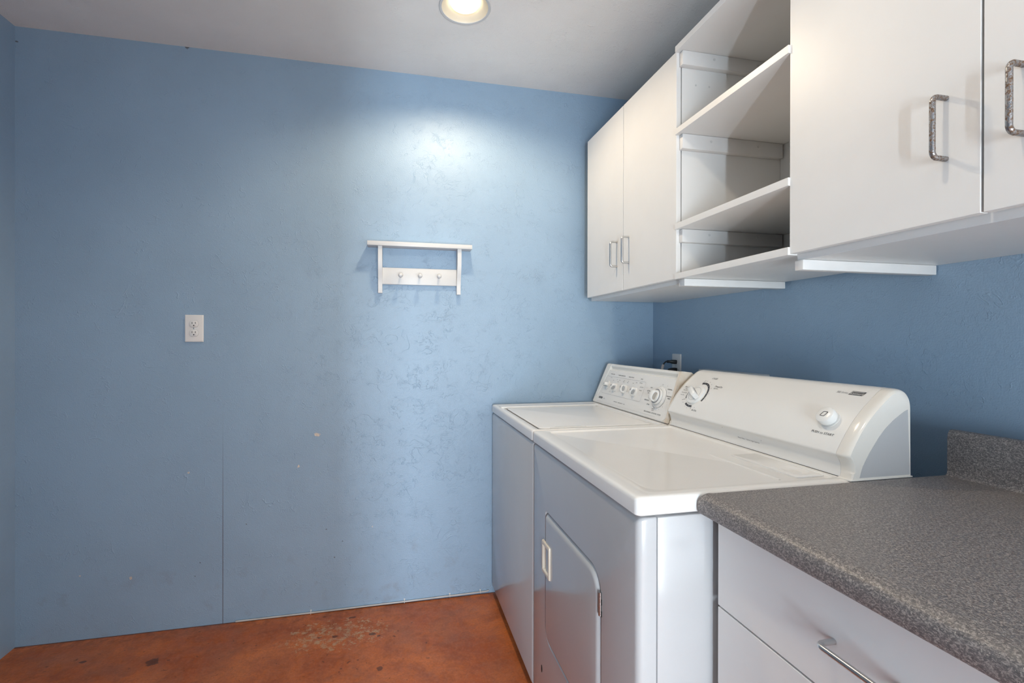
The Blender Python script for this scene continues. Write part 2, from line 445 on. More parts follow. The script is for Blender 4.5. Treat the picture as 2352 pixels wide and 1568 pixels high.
# ------------------------------------------------------------------ cabinets
XD = -.415
def wire_pull(parent, mat, A, B, out, r=.0043, rb=.010):
    """bar pull from foot A to foot B standing off along out"""
    A, B, o = Vector(A), Vector(B), Vector(out); d = (B - A).normalized(); h = o.length; n = o.normalized()
    pts = [A, A + n * (h - rb)]
    for k in range(1, 7):
        a = .5 * PI * k / 6; pts.append(A + n * (h - rb + rb * math.sin(a)) + d * rb * (1 - math.cos(a)))
    for k in range(0, 7):
        a = .5 * PI * k / 6; pts.append(B + n * (h - rb + rb * math.cos(a)) - d * rb * (1 - math.sin(a)))
    pts += [B]
    return MB().tube(pts, r, 14).obj('handle', mat, parent)

def cleat(parent, y0, y1, z0, z1, caps, x0=-.405, x1=-.018):
    c = MB().box(x0, x1, y0, y1, z0, z1, .0012).obj('cleat', M['cleat'], parent)
    for x in caps: MB().lathe([(.0042, -.0002), (.0042, .0008), (.0032, .0014)], (x, y0, .5 * (z0 + z1) + .006), (0, -1, 0), 14).obj('screw_cap', M['paint_white'], c)
    return c

def wall_cabinet(y0, y1, split, label, hm, hy, cleats):
    """y0 > y1; doors meet at split"""
    c = thing('wall_cabinet', (-.2, .5 * (y0 + y1), 1.41), label, 'cabinet', None)
    t = .018; zb, zt, xf = 1.410, 2.170, XD + .0205
    for nme, bx in (('side_panel', (xf, -.001, y0 - t, y0, zb, zt)), ('side_panel', (xf, -.001, y1, y1 + t, zb, zt)),
                    ('bottom_panel', (xf, -.001, y1 + t, y0 - t, zb, zb + t)), ('top_panel', (xf, -.001, y1 + t, y0 - t, zt - t, zt)),
                    ('back_panel', (-.008, -.001, y1 + t, y0 - t, zb + t, zt - t))):
        MB().box(*bx).obj(nme, M['laminate'], c)
    g = .0018
    for a, b, h in ((y0 + .002, split + g, hy[0]), (split - g, y1 - .001, hy[1])):
        d = MB().box(XD, XD + .0165, a, b, 1.4255, 2.1760, .0008, 1).obj('door', M['laminate'], c)
        wire_pull(d, hm, (XD, h, 1.5290), (XD, h, 1.6315), (-.0300, 0, 0))
    for k in cleats: cleat(c, *k)
    return c

def shelving():
    zc = ((2.1245, 2.1705), (1.8500, 1.8980), (1.5435, 1.5858))
    far = wall_cabinet(-.1133, -.8522, -.4785, 'far white wall cabinet in the corner with two slim doors and nickel pulls', M['steel'], (-.4235, -.5260),
                 [(-.873, -.8524, a, b, k) for (a, b), k in zip(zc, ((-.288, -.12), (-.299, -.117), (-.305, -.12)))] + [(-.885, -.8524, 1.3990, 1.4222, ())])
    for x in (-.342, -.2915):
        MB().lathe([(.0032, -.0002), (.0032, .0005), (.0022, .0007)], (x, -.8522, 2.0730), (0, -1, 0), 12).obj('screw_hole', M['galv'], far)
    wall_cabinet(-1.3197, -2.070, -1.6964, 'near white wall cabinet at upper right with rust flecked pulls', M['rusty'], (-1.6455, -1.7483),
                 [(-1.3195, -1.299, a, b, (), -.385) for a, b in zc] + [(-1.343, -1.3195, 1.3860, 1.4095, (), -.402, -.004)])
    for nme, z0, z1 in (('topmost board of the open white shelves between the two wall cabinets', 2.1712, 2.1905),
                        ('second white shelf board from the top between the wall cabinets', 1.8988, 1.9182),
                        ('third white shelf board from the top between the wall cabinets', 1.5866, 1.6060),
                        ('lowest white shelf board between the wall cabinets, resting on strips underneath', 1.4230, 1.4418)):
        o = MB().box(-.4205, -.012, -1.3188, -.8528, z0, z1, .0006, 1).obj('shelf_board', M['laminate'])
        tag(o, nme, 'shelf', 'boards between the wall cabinets')

def shelf_back():
    o = MB().box(-.0100, -.0012, -1.3186, -.8530, 1.4424, 2.1706).obj('back_panel', M['laminate'])
    tag(o, 'thin white back panel on the wall behind the open shelf boards', 'panel')

def base_units():
    XR = -.705; y0 = -1.4490; y1 = -2.060
    b = thing('base_cabinet', (-.40, -1.755, 0), 'white base cabinet with drawers under the speckled charcoal worktop', 'cabinet')
    xf = XR + .020; t = .018; ya = y0 + .013
    for nme, bx in (('side_panel', (xf, -.10, ya - t, ya, 0, .8760)), ('side_panel', (xf, -.10, y1, y1 + t, 0, .8760)), ('bottom_panel', (xf, -.10, y1 + t, ya - t, .09, .108)),
                    ('front_rail', (xf, -.60, y1 + t, ya - t, .845, .8760)), ('back_panel', (-.112, -.10, y1 + t, ya - t, .108, .8760)), ('toe_kick', (xf + .05, xf + .066, y1 + t, ya - t, 0, .09))):
        MB().box(*bx).obj(nme, M['laminate'], b)
    for z0, z1, hz in ((.7035, .8735, .7865), (.4045, .7000, .552), (.1000, .4010, .25)):
        d = MB().box(XR, XR + .018, y1 + .001, y0, z0, z1, .0008, 1).obj('drawer', M['laminate'], b)
        wire_pull(d, M['steel'], (XR, -1.7025, hz), (XR, -1.8065, hz), (-.0300, 0, 0))
    w = thing('worktop', (-.40, -1.755, .876), 'speckled charcoal laminate worktop with upstand beside the dryer', 'worktop')
    Z = .9150
    fr = [(-.700, Z), (-.712, Z + .0008), (-.722, Z - .0015), (-.7295, Z - .006), (-.7340, Z - .0125), (-.7355, Z - .019), (-.7355, Z - .030), (-.7335, Z - .036), (-.7285, Z - .0385)]
    prof = [(-.066, Z)] + [(-.098, Z)] + smooth_pts(fr, 4) + [(-.705, Z - .0385), (-.705, Z - .0365), (-.066, Z - .0365)]
    MB().prism(prof, -1.4280, -2.085).obj('slab', M['worktop'], w, 50)
    bs = [(-.066, Z), (-.0985, Z), (-.0945, Z + .002), (-.0925, Z + .006), (-.092, Z + .014), (-.092, Z + .086), (-.0905, Z + .095), (-.0865, Z + .1015), (-.080, Z + .104), (-.071, Z + .1035), (-.066, Z + .1005)]
    MB().prism(bs, -1.4280, -2.085).obj('upstand', M['worktop'], w, 50)

# ------------------------------------------------------------------ lettering
def text_tris(s, size, shear=0., align='CENTER'):
    c = bpy.data.curves.new('t', 'FONT'); c.body = s; c.size = size; c.shear = shear; c.align_x = align; c.align_y = 'CENTER'; c.resolution_u = 3
    o = bpy.data.objects.new('t', c); COL.objects.link(o)
    dg = bpy.context.evaluated_depsgraph_get(); me = o.evaluated_get(dg).to_mesh()
    V = [(v.co.x, v.co.y) for v in me.vertices]; F = [tuple(p.vertices) for p in me.polygons]
    o.evaluated_get(dg).to_mesh_clear(); COL.objects.unlink(o); bpy.data.objects.remove(o); bpy.data.curves.remove(c)
    return V, F
class Ink:
    """flat print laid on a panel; surf(y, t, h) gives the point on the panel"""
    def __init__(s, surf): s.surf = surf; s.m = MB()
    def text(s, txt, y, t, size, shear=.0, h=.0004, align='CENTER', sx=1.):
        V, F = text_tris(txt, size, shear, align)
        vs = [s.m.bm.verts.new(s.surf(y - a * sx, t + b, h)) for a, b in V]
        for f in F: s.m._face([vs[i] for i in f])
    def poly(s, pts, h=.0004):
        s.m._face([s.m.bm.verts.new(s.surf(a, b, h)) for a, b in pts])
    def band(s, inner, outer, h=.0004, closed=False):
        A = [s.m.bm.verts.new(s.surf(a, b, h)) for a, b in inner]; B = [s.m.bm.verts.new(s.surf(a, b, h)) for a, b in outer]
        n = len(A)
        for i in range(n if closed else n - 1):
            j = (i + 1) % n; s.m._face([A[i], A[j], B[j], B[i]])
    def arc(s, cy, ct, r0, r1, a0, a1, n=24, h=.0004):
        """angles in degrees, 0 = toward the right of the panel, 90 = up"""
        an = [math.radians(a0 + (a1 - a0) * k / n) for k in range(n + 1)]
        s.band([(cy - r0 * math.cos(a), ct + r0 * math.sin(a)) for a in an], [(cy - r1 * math.cos(a), ct + r1 * math.sin(a)) for a in an], h)
    def dot(s, y, t, r, h=.0006): s.poly([(y + r * math.cos(a), t + r * math.sin(a)) for a in (2 * PI * k / 12 for k in range(12))], h)
    def line(s, a, b, w=.0004, h=.0004):
        d = Vector((b[0] - a[0], b[1] - a[1])).normalized(); n = (-d.y * w, d.x * w)
        s.poly([(a[0] + n[0], a[1] + n[1]), (a[0] - n[0], a[1] - n[1]), (b[0] - n[0], b[1] - n[1]), (b[0] + n[0], b[1] + n[1])], h)
    def obj(s, name, mat, parent): return s.m.obj(name, mat, parent)

# ------------------------------------------------------------------ washer and dryer
def blade(m, c, u, N, A, th, h, h0):
    """upright rounded finger grip added to m: half length A, half thickness th, from h0 up to h"""
    v = N.cross(u); c = c + N * h0; hh = h - h0; n = 22
    def out(q, off):
        pts = []
        for k in range(n + 1):
            a = PI * k / n; cs, sn = math.cos(a), math.sin(a)
            pts.append(c + u * (A * q * math.copysign(abs(cs) ** .6, cs)) + N * (hh * q * sn ** .6) + v * off)
        return pts
    m.loops([out(.84, -th), out(.94, -th * .93), out(1., -th * .70), out(1., th * .70), out(.94, th * .93), out(.84, th)])
    return m
def scoop(c, u, N, A, th, h, h0):
    v = N.cross(u); c = c + N * (h0 + .46 * (h - h0)); s_ = math.copysign(.0004, th)
    el = lambda q, off: [c + u * (A * .66 * q * math.cos(a)) + N * (.36 * (h - h0) * q * math.sin(a)) + v * off for a in (2 * PI * k / 26 for k in range(26))]
    return MB().loops([el(1, th - s_), el(1, th + s_), el(.9, th + s_)])
XW = -.865
DECK = .9140
def appliance_body(root, y0, y1, seam=True):
    """y0 = far side, y1 = near side"""
    MB().box(-.820, -.200, y1, y0, .030, .8735, .004).obj('cabinet_body', M['enamel'], root)
    m = MB()
    for x in (-.80, -.25):
        for y in (y0 - .06, y1 + .06):
            MB().lathe([(.016, 0), (.018, .006), (.008, .009), (.008, .034)], (x, y, 0), (0, 0, 1), 14).obj('foot', M['black'], root)
    m.bm.free()

def deck(root, y0, y1, recess, depth=.0045):
    """enamelled top with a shallow sunk field; recess = (x0, x1, y0, y1, radii)"""
    x0, x1 = XW, -.182
    R = lambda e, r: rrect(x0 + e, x1 - e, y1 + e, y0 - e, r, 6)
    a, b, c, d, rr = recess
    Q = lambda e: rrect(a + e, b - e, c + e, d - e, tuple(max(q - e, .002) for q in rr), 6)
    L = [[(x, y, .8765) for x, y in R(.004, .010)], [(x, y, .8795) for x, y in R(.0, .013)], [(x, y, DECK - .009) for x, y in R(0, .013)], [(x, y, DECK - .004) for x, y in R(.0016, .012)],
         [(x, y, DECK - .0012) for x, y in R(.005, .010)], [(x, y, DECK) for x, y in R(.012, .008)],
         [(x, y, DECK) for x, y in Q(0)], [(x, y, DECK - .0008) for x, y in Q(.0014)], [(x, y, DECK - depth + .0006) for x, y in Q(.0040)], [(x, y, DECK - depth) for x, y in Q(.0065)]]
    return MB().loops(L).obj('top', M['enamel_top'], root, 40)

def washer():
    y0, y1 = -.0200, -.7050
    w = thing('washing_machine', (-.53, -.363, 0), 'white top loading washing machine against the blue wall in the corner', 'washing machine')
    appliance_body(w, y0, y1)
    m = MB()
    L = [[(x, y, z) for y, z in rrect(y1, y0, .040, .8735, .006, 4)] for x in (-.8195,)]
    L += [[(-.850, y, z) for y, z in rrect(y1, y0, .040, .8735, .006, 4)], [(-.859, y, z) for y, z in rrect(y1 + .003, y0 - .003, .043, .8705, .006, 4)], [(-.8632, y, z) for y, z in rrect(y1 + .010, y0 - .010, .050, .8650, .006, 4)]]
    m.loops(L).obj('front_panel', M['enamel'], w, 50)
    top = deck(w, y0, y1, (-.840, -.366, -.690, -.095, (.02, .01, .01, .02)), .006)
    MB().loops([[(x, y, z) for x, y in rrect(-.8275, -.3985, -.6735, -.1635, (.022, .006, .006, .010), 6)] for z in (DECK - .0062, DECK - .0048)]).obj('lid_seam', M['dark'], w)
    # lid sits in the sunk field
    m = MB(); xa, xb, ya, yb = -.826, -.400, -.672, -.165
    Q = lambda e, z: [(x, y, z) for x, y in rrect(xa + e, xb - e, ya + e, yb - e, (.022, .006, .006, .010), 6)]
    m.loops([Q(0, DECK - .0058), Q(0, DECK - .0018), Q(.0025, DECK - .0002), Q(.006, DECK + .0004)]).obj('lid', M['enamel_top'], w)
    m = MB()
    q = [(-.790, -.6715), (-.776, -.6700), (-.768, -.6640), (-.755, -.6620), (-.690, -.6620), (-.677, -.6640), (-.669, -.6700), (-.655, -.6715)]
    m.loops([[(x, y, z) for x, y in q] for z in (DECK - .004, DECK + .0022)]).obj('lid_grip', M['cap_plastic'], w, 60)
    MB().box(-.848, -.375, -.150, -.106, DECK - .005, DECK + .0035, .002).obj('hinge_strip', M['enamel_top'], w)
    # console
    B = Vector((-.356, 0, .9185)); T = Vector((.0700, 0, .1860)).normalized(); N = Vector((-T.z, 0, T.x))
    def surf(y, t, h=0.): p = B + T * t + N * h; return (p.x, y, p.z)
    yl = lambda t: -.0440 - .118 * t
    yr = lambda t: -.7000 + .050 * t
    prof = [(0, -.004), (.003, 0), (.1690, 0), (.1700, -.0075), (.1745, -.0115), (.1800, -.0105), (.1850, -.0050), (.1890, -.0005), (.1930, .0004), (.1975, -.0008), (.2010, -.0045), (.2030, -.0105)]
    P2 = [(surf(0, t, h)[0], surf(0, t, h)[2], t) for t, h in prof] + [(-.245, 1.1010, .196), (-.222, 1.082, .17), (-.205, 1.04, .13), (-.200, .9160, 0)]
    m = MB(); m.loops([[(x, f(t), z) for x, z, t in P2] for f in (lambda t: yl(t) - .012, lambda t: yr(t) + .012)])
    con = m.obj('console', M['yellowed'], w, 25)
    for a, b, edge in ((0., .052, yl), (0., -.012, yr)):
        pr = [(0, -.004), (.0035, .0018), (.150, .0022), (.1930, .0022), (.1985, .0006), (.2022, -.004), (.2040, -.0105)]
        P3 = [(surf(0, t, h)[0], surf(0, t, h)[2], t) for t, h in pr] + [(-.245, 1.1020, .197), (-.221, 1.083, .17), (-.2035, 1.04, .13), (-.1985, .9155, 0)]
        m = MB()
        if edge is yl: Ls = [[(x, yl(t), z) for x, z, t in P3], [(x, min(yl(t) - .020 - .14 * t, yl(t) - .010), z) for x, z, t in P3]]
        else: Ls = [[(x, yr(t), z) for x, z, t in P3], [(x, yr(t) + .010 + .02 * t, z) for x, z, t in P3]]
        m.loops(Ls).obj('console_cheek', M['yellowed'], con, 25)
    # printed fascia
    m = MB()
    fp = [(-.0800, .0050), (-.672, .0050), (-.6900, .020), (-.6900, .1660), (-.126, .1690), (-.119, .1620)]
    m.loops([[surf(y, t, h) for y, t in fp] for h in (-.001, .0006)]).obj('fascia', M['plastic'], con)
    mk = lambda: Ink(lambda y, t, h: surf(y, t, h + .0008))
    ink, lt, dial, dmark, foot, em, ser = (mk() for _ in range(7)); setting = mk()
    o_ = [(a, b) for a, b in rrect(-.4770, -.1040, .0525, .1390, (.012, .012, .012, .012), 6)]
    i_ = [(a, b) for a, b in rrect(-.4764, -.1046, .0531, .1384, (.0115, .0115, .0115, .0115), 6)]
    lt.band(o_, i_, closed=True)
    for s_, y, t, z in (('WATER LEVEL', -.1600, .1505, .0066), ('WATER TEMPERATURE', -.2520, .1495, .0066), ('RINSE OPTIONS', -.3425, .1490, .0066), ('SPEED', -.4340, .1477, .0066)):
        ink.text(s_, y, t, z, .25)
    for s_, y, t, z in (('EXTRA', -.158, .1335, .0045), ('LOW', -.188, .122, .0045), ('HOT', -.221, .128, .0045), ('COLD', -.236, .119, .0045), ('WARM', -.246, .127, .0045), ('2ND', -.290, .129, .0045), ('RINSE', -.287, .123, .0045), ('OFF', -.328, .129, .0045), ('RINSE', -.326, .1225, .0045),
                        ('FAST', -.375, .1245, .0045), ('SLOW', -.401, .129, .0045), ('FAST/FAST', -.437, .131, .005), ('SLOW/SLOW', -.453, .114, .005), ('DELICATE', -.452, .0995, .0045), ('HIGH', -.186, .0665, .0045), ('COLD', -.236, .072, .0045), ('ON', -.345, .083, .0045)):
        setting.text(s_, y, t, z)
    for s_, y, t, z in (('KNIT', -.5290, .1200, .0066), ('ULTRA', -.5150, .1050, .0080), ('CLEAN', -.5220, .0970, .0062), ('PREWASH', -.5230, .0670, .0078), ('SOAK', -.5430, .0515, .0080), ('NORMAL', -.6560, .1255, .0075), ('PERMANENT', -.6660, .0985, .0062), ('PRESS', -.6680, .0905, .0075), ('HEAVY', -.5880, .0390, .0062), ('DUTY', -.589, .0325, .0062),
                        ('OFF', -.6010, .1395, .0045), ('6', -.634, .1375, .0045), ('12', -.655, .1135, .0045), ('4', -.664, .077, .0045), ('8', -.645, .055, .0045), ('10', -.626, .0425, .0045)):
        dial.text(s_, y, t, z)
    foot.text('HEAVY DUTY  \u2022  SUPER CAPACITY  \u2022  PLUS', -.3100, .0258, .0056)
    foot.text('SELF-CLEANING  LINT FILTER  SYSTEM', -.5890, .0225, .0072, .15)
    em.poly([(-.0955, .0245), (-.1345, .0245), (-.1365, .0335), (-.0975, .0335)])
    ser.text('70 SERIES', -.1545, .0280, .0052)
    ser.line((-.085, .0095), (-.62, .0115), .0002)
    dmark.arc(-.6015, .0885, .0440, .0452, -60, 50); dmark.arc(-.6015, .0885, .0440, .0458, 215, 262)
    for k in range(36):
        a = math.radians(k * 10); dmark.line((-.6015 - .0435 * math.cos(a), .0885 + .0435 * math.sin(a)), (-.6015 - .0462 * math.cos(a), .0885 + .0462 * math.sin(a)), .0002)
    ink.obj('knob_titles', M['ink'], con); setting.obj('knob_lettering', M['ink'], con); lt.obj('outline', M['ink_light'], con)
    dial.obj('dial_lettering', M['ink'], con); dmark.obj('dial_scale', M['ink_light'], con); foot.obj('foot_lettering', M['ink'], con)
    ser.obj('series_lettering', M['ink_light'], con); em.obj('emblem', M['ink'], con)
    wi = Ink(lambda y, t, h: surf(y, t, h + .0011)); wi.text('Kenmore', -.1160, .0290, .0078, .2); wi.obj('emblem_lettering', M['knob'], con)
    # knobs: a disc with an upright finger blade whose two scooped sides are grey
    def knob(y, t, ang):
        c = Vector(surf(y, t, .0004)); a = math.radians(ang)
        u = Vector((0, -1, 0)) * math.cos(a) + T * math.sin(a)
        k = MB().lathe([(.0200, 0), (.0200, .0032), (.0188, .0050), (.0120, .0056), (.004, .0058)], c, N, 32)
        blade(k, c, u, N, .0178, .0076, .0225, .003); ko = k.obj('knob', M['knob'], w, 40)
        for sg in (1, -1): scoop(c, u, N, .0190, .0076 * sg, .0235, .003).obj('inlay', M['knob_grey'], ko)
        m = MB(); v = N.cross(u)
        m.loops([[c + u * p + v * q + N * h for p, q in rrect(.0010, .0080, -.0008, .0008, .0005, 2)] for h in (.0222, .0254)]).obj('pointer', M['ink_light'], ko)
    knob(-.1420, .0955, 8); knob(-.2230, .0905, 52); knob(-.3185, .0905, 100); knob(-.4090, .0888, 68)
    c = Vector(surf(-.6015, .0885, .0004))
    dl = MB().lathe([(.0425, 0), (.0425, .0035), (.0400, .0055), (.0330, .0065), (.0315, .0068), (.0310, .0140), (.0290, .0158), (.0200, .0160)], c, N, 40).obj('timer_dial', M['plastic'], w)
    MB().lathe([(.0322, .0062), (.0322, .0072)], c, N, 40).obj('shadow_ring', M['ink_light'], dl)
    MB().lathe([(.0290, .0150), (.0290, .0166), (.0180, .0168)], c, N, 40, None, False, False).obj('groove_shade', M['ink_light'], dl)  # grey ring paints the shade in the groove round the grip
    u = Vector((0, -1, 0)) * math.cos(math.radians(80)) + T * math.sin(math.radians(80))
    g = MB().lathe([(.0240, .0160), (.0240, .0200), (.0225, .0218), (.010, .0222)], c, N, 36)
    blade(g, c, u, N, .0225, .0120, .0400, .016); g.obj('dial_grip', M['knob'], dl, 40)
    for sg in (1, -1): scoop(c, u, N, .0240, .0120 * sg, .0400, .016).obj('inlay', M['knob_clear'], dl)

def dryer():
    y0, y1 = -.7075, -1.4216
    d = thing('clothes_dryer', (-.53, -1.0645, 0), 'white front loading clothes dryer between the washing machine and the worktop', 'clothes dryer')
    appliance_body(d, y0, y1)
    # front panel with the door opening
    n = 6; z0, z1 = .040, .8735
    D0, D1, E0, E1 = -1.2555, -.8425, .2865, .6905
    rad = (.055, .050, .012, .060)
    F = lambda x, e, r: [(x, y, z) for y, z in rrect(y1 + e, y0 - e, z0 + e, z1 - e, r, n)]
    Hh = lambda x, e: [(x, y, z) for y, z in rrect(D0 + e, D1 - e, E0 + e, E1 - e, tuple(max(q - e, .003) for q in rad), n)]
    m = MB(); m.loops([F(-.8225, 0, .004), F(-.848, 0, .006), F(-.856, .0022, .006), F(-.8608, .0070, .006), F(-.8626, .0135, .006), Hh(-.8626, 0), Hh(-.8600, .0016), Hh(-.8430, .0022)])
    m.obj('front_panel', M['enamel'], d, 50)
    m = MB(); m.loops([[(x, y, z) for y, z in rrect(D0 + .0022, D1 - .0022, E0 + .002, E1 - .002, tuple(q - .002 for q in rad), n)] for x in (-.8435, -.8445)]).obj('door_gap', M['dark'], d)
    dr = MB().loops([Hh(-.8445, .0060), Hh(-.8530, .0062), Hh(-.8590, .0090), Hh(-.8650, .0145), Hh(-.8672, .0180), Hh(-.8680, .0230)]).obj('door', M['enamel'], d, 50)
    # latch cup at the left edge
    m = MB(); a, b, e0, e1 = -.9080, -.8340, .4985, .5985
    Lq = lambda x, e: [(x, y, z) for y, z in rrect(a + e, b - e, e0 + e, e1 - e, .003, 3)]
    m.loops([Lq(-.8665, 0), Lq(-.8720, .0015), Lq(-.8735, .005), Lq(-.8725, .011), Lq(-.8640, .0165)], True, False)
    m.loops([Lq(-.8640, .0164), Lq(-.8635, .020)])
    m.obj('latch_pull', M['cream'], dr)
    m = MB(); m.loops([Lq(-.86450, .0172), Lq(-.8649, .0176)]).obj('latch_pocket_shade', M['ink_light'], dr)  # grey patch puts the shade inside the cup into the colour
    m = MB()
    for k in range(4):
        m.lathe([(.0040, 0), (.0040, .0128), (.0036, .0132)], (-.8650, -1.2535, .6455 - .0134 * (k + 1)), (0, 0, 1), 12)
    m.obj('hinge', M['hinge'], d)
    m = MB()
    for za, zb in ((.590, .603), (.617, .630)):
        m.box(-.8640, -.8622, -1.2585, -1.2500, za, zb, .0004, 1)
    m.obj('hinge_leaf', M['dark'], d)
    m = MB(); m.loops([[(x, -.8077 + .0055 * math.cos(t) , .1715 + .012 * math.sin(t)) for t in (2 * PI * k / 16 for k in range(16))] for x in (-.8620, -.8631)]).obj('plug_hole', M['dark'], d)
    # top
    deck(d, y0, y1, (-.818, -.357, -1.386, -.7320, (.040, .010, .010, .020)), .0048)
    zt = DECK - .0048
    m = MB(); m.prism([(-.4860, zt - .001), (-.4845, zt + .0011), (-.4800, zt + .0011), (-.4785, zt - .001)], -1.120, -1.362).obj('ridge', M['enamel_top'], d)
    # lint screen lid with a finger scoop
    m = MB(); xa, xb, ya, yb = -.4360, -.3590, -1.3600, -1.1450
    Q = lambda e, z: [(x, y, z) for x, y in rrect(xa + e, xb - e, ya + e, yb - e, .005, 5)]
    n4 = len(Q(0, 0)); cx, cy = -.3930, -1.3130
    E = lambda q, z: [(cx + .026 * q * math.cos(PI + 2 * PI * (k - 2.5) / n4 + PI / 4), cy + .036 * q * math.sin(PI + 2 * PI * (k - 2.5) / n4 + PI / 4), z) for k in range(n4)]
    m.loops([Q(0, zt - .001), Q(0, zt + .0028), Q(.0015, zt + .0036), E(1.10, zt + .0036), E(1.02, zt + .0035), E(.9, zt + .0026), E(.85, zt + .0022), E(.55, zt + .0002), E(.2, zt - .0004)])
    m.obj('lint_lid', M['enamel_top'], d, 40)
    # console
    low = smooth_pts([(-.3500, .9165), (-.3470, .9250), (-.3462, .9340), (-.3485, .9470), (-.3535, .9580), (-.3590, .9650), (-.3600, .9690), (-.3575, .9745), (-.3480, .9905), (-.3315, 1.0160), (-.3130, 1.0400), (-.2890, 1.0655), (-.2620, 1.0890), (-.2440, 1.1035), (-.2350, 1.1090), (-.2230, 1.1125), (-.2090, 1.1125), (-.1970, 1.1075), (-.1880, 1.0960), (-.1840, 1.0800), (-.1835, 1.0600)], 4)
    prof = low + [(-.1850, .9165)]
    seam = -1.3905
    con = MB().prism(prof, -.7210, seam + .0005).obj('console', M['plastic'], d, 28)
    # rounded end caps
    def end_cap(ys, ye):
        m = MB(); s_ = 1 if ye > ys else -1; L = []; cxx, czz = -.255, 1.0
        for dy, q in ((0, 1.), (.45, .998), (.72, .985), (.9, .962), (1., .93)):
            L.append([(x if z < .93 and q > .96 else cxx + (x - cxx) * (q if z > .93 else q + (1 - q) * .6), ys + (ye - ys) * dy, czz + (z - czz) * (q if z > 1.0 else 1)) for x, z in prof])
        m.loops(L); return m.obj('end_cap', M['cap_plastic'], con, 40)
    end_cap(seam, -1.4195)
    end_cap(-.7215, -.7085)
    # flat side plate set into the near cap
    arc = smooth_pts([(-.3290, .9200), (-.3200, .9460), (-.3000, .9770), (-.2680, 1.0170), (-.2390, 1.0420), (-.2080, 1.0610), (-.1960, 1.0660)], 4)
    pl = arc + [(-.1900, .9200)]
    MB().prism(pl, -1.4180, -1.4203).obj('side_plate', M['enamel'], con)
    MB().box(-.355, -.183, -1.4215, -.709, .9135, .9168, .0008).obj('console_gasket', M['cap_plastic'], con)
    MB().box(-.3535, -.3440, -1.3885, -.7200, .9130, .9172).obj('shadow_gap', M['dark'], con)
    # printing laid over the curved face
    face = [p for p in low if p[1] <= 1.112]
    k0 = min(range(len(face)), key=lambda i: abs(face[i][1] - .9675))
    def at(z):
        for (xa_, za), (xb_, zb) in zip(face, face[1:]):
            if za <= z <= zb and zb > za:
                f = (z - za) / (zb - za); dxn, dzn = xb_ - xa_, zb - za; L_ = math.hypot(dxn, dzn)
                return xa_ + (xb_ - xa_) * f, (-dzn / L_, dxn / L_)
        return face[-1][0], (-.6, .8)
    def surf(y, t, h=0.):
        z = .9675 + .7837 * t; x, (nx, nz) = at(z); return (x + nx * h, y, z + nz * h)
    mk = lambda e=.0003: Ink(lambda y, t, h: surf(y, t, h + e))
    cy, ct = -.8215, .0866
    k = mk(); k.text('CYCLES', -.8430, .1575, .0076, .25); k.obj('title_lettering', M['ink'], con)
    k = mk(); k.text('Timed Dry', -.8960, .1290, .0086, .2); k.text('High Heat', -.8900, .1215, .0052); k.obj('dial_lettering', M['ink'], con)
    k = mk(); k.text('Auto Dry', -.7500, .1115, .0078, .2); k.text('Very Dry', -.7545, .1040, .0058); k.text('More Dry', -.7500, .0975, .0055); k.text('Normal Dry', -.7530, .0873, .0058); k.text('Less Dry', -.7510, .0777, .0058); k.obj('dial_lettering', M['ink'], con)
    k = mk(); k.text('Air Dry', -.8560, .0265, .0086, .2); k.obj('dial_lettering', M['ink'], con)
    for a0, a1, r0, r1, l0, l1, dots in ((106, -25, .0445, .0512, (.0145, .0475), (.0115, .0600), (88, 71, 55, 38, 14, -6)), (284, 236, .0440, .0512, (-.0120, -.0475), (-.0130, -.0590), (266, 250)), (206, 168, .0425, .0472, (.0415, -.0240), (.0560, -.0300), ())):
        k = mk(); k.arc(cy, ct, r0, r1, a0, a1, 20); k.line((cy + l0[0], ct + l0[1]), (cy + l1[0], ct + l1[1]), .0005); k.obj('dial_scale', M['ink'], con)
        if dots:
            k = mk(.0006)
            for a in dots: a = math.radians(a); k.dot(cy - .0478 * math.cos(a), ct + .0478 * math.sin(a), .0010)
            k.obj('scale_dots', M['knob'], con)
    k = mk()
    for a, s_ in ((90, '60'), (72, '50'), (54, '40'), (35, '30'), (12, '20'), (-10, '10'), (262, '20'), (247, '10'), (222, 'Off'), (300, 'Off')):
        a = math.radians(a); k.text(s_, cy - .0575 * math.cos(a), ct + .0575 * math.sin(a), .0046)
    k.obj('dial_numbers', M['ink_light'], con)
    k = mk(); k.text('PUSH to START', -1.3360, .0460, .0088, .2); k.obj('start_lettering', M['ink'], con)
    k = mk(); k.text('Heavy Duty  \u2022  Extra Large Capacity', -1.1045, -.0345, .0062, .0, .0004, 'CENTER', .92); k.obj('foot_lettering', M['ink'], con)
    k = mk(); k.text('300 Series', -1.3120, .1625, .0072, .2); k.obj('series_lettering', M['ink_light'], con)
    k = mk(); k.poly([(-1.3305, .1585), (-1.3650, .1585), (-1.3690, .1690), (-1.3345, .1690)]); k.obj('emblem', M['ink'], con)
    k = mk(.0006); k.text('Kenmore', -1.3495, .1622, .0088, .2); k.line((-1.3340, .1668), (-1.3655, .1668), .0004); k.obj('emblem_lettering', M['knob'], con)
    for y, t in ((-1.0039, -.0110), (-1.1558, -.0230)):
        k = mk(); k.dot(y, t, .0011); k.obj('screw_hole', M['ink'], con)
    def frame(y, t):
        p = Vector(surf(y, t)); q = Vector(surf(y, t + .004)); r = Vector(surf(y, t - .004)); T = (q - r).normalized(); return p, T, Vector((-T.z, 0, T.x))
    p, T, N = frame(cy, ct)
    dl = MB().lathe([(.0375, -.004), (.0375, .0035), (.0365, .0060), (.0330, .0072), (.0265, .0078), (.0262, .0076), (.0255, .0078), (.018, .0080)], p, N, 44).obj('timer_dial', M['knob'], d)
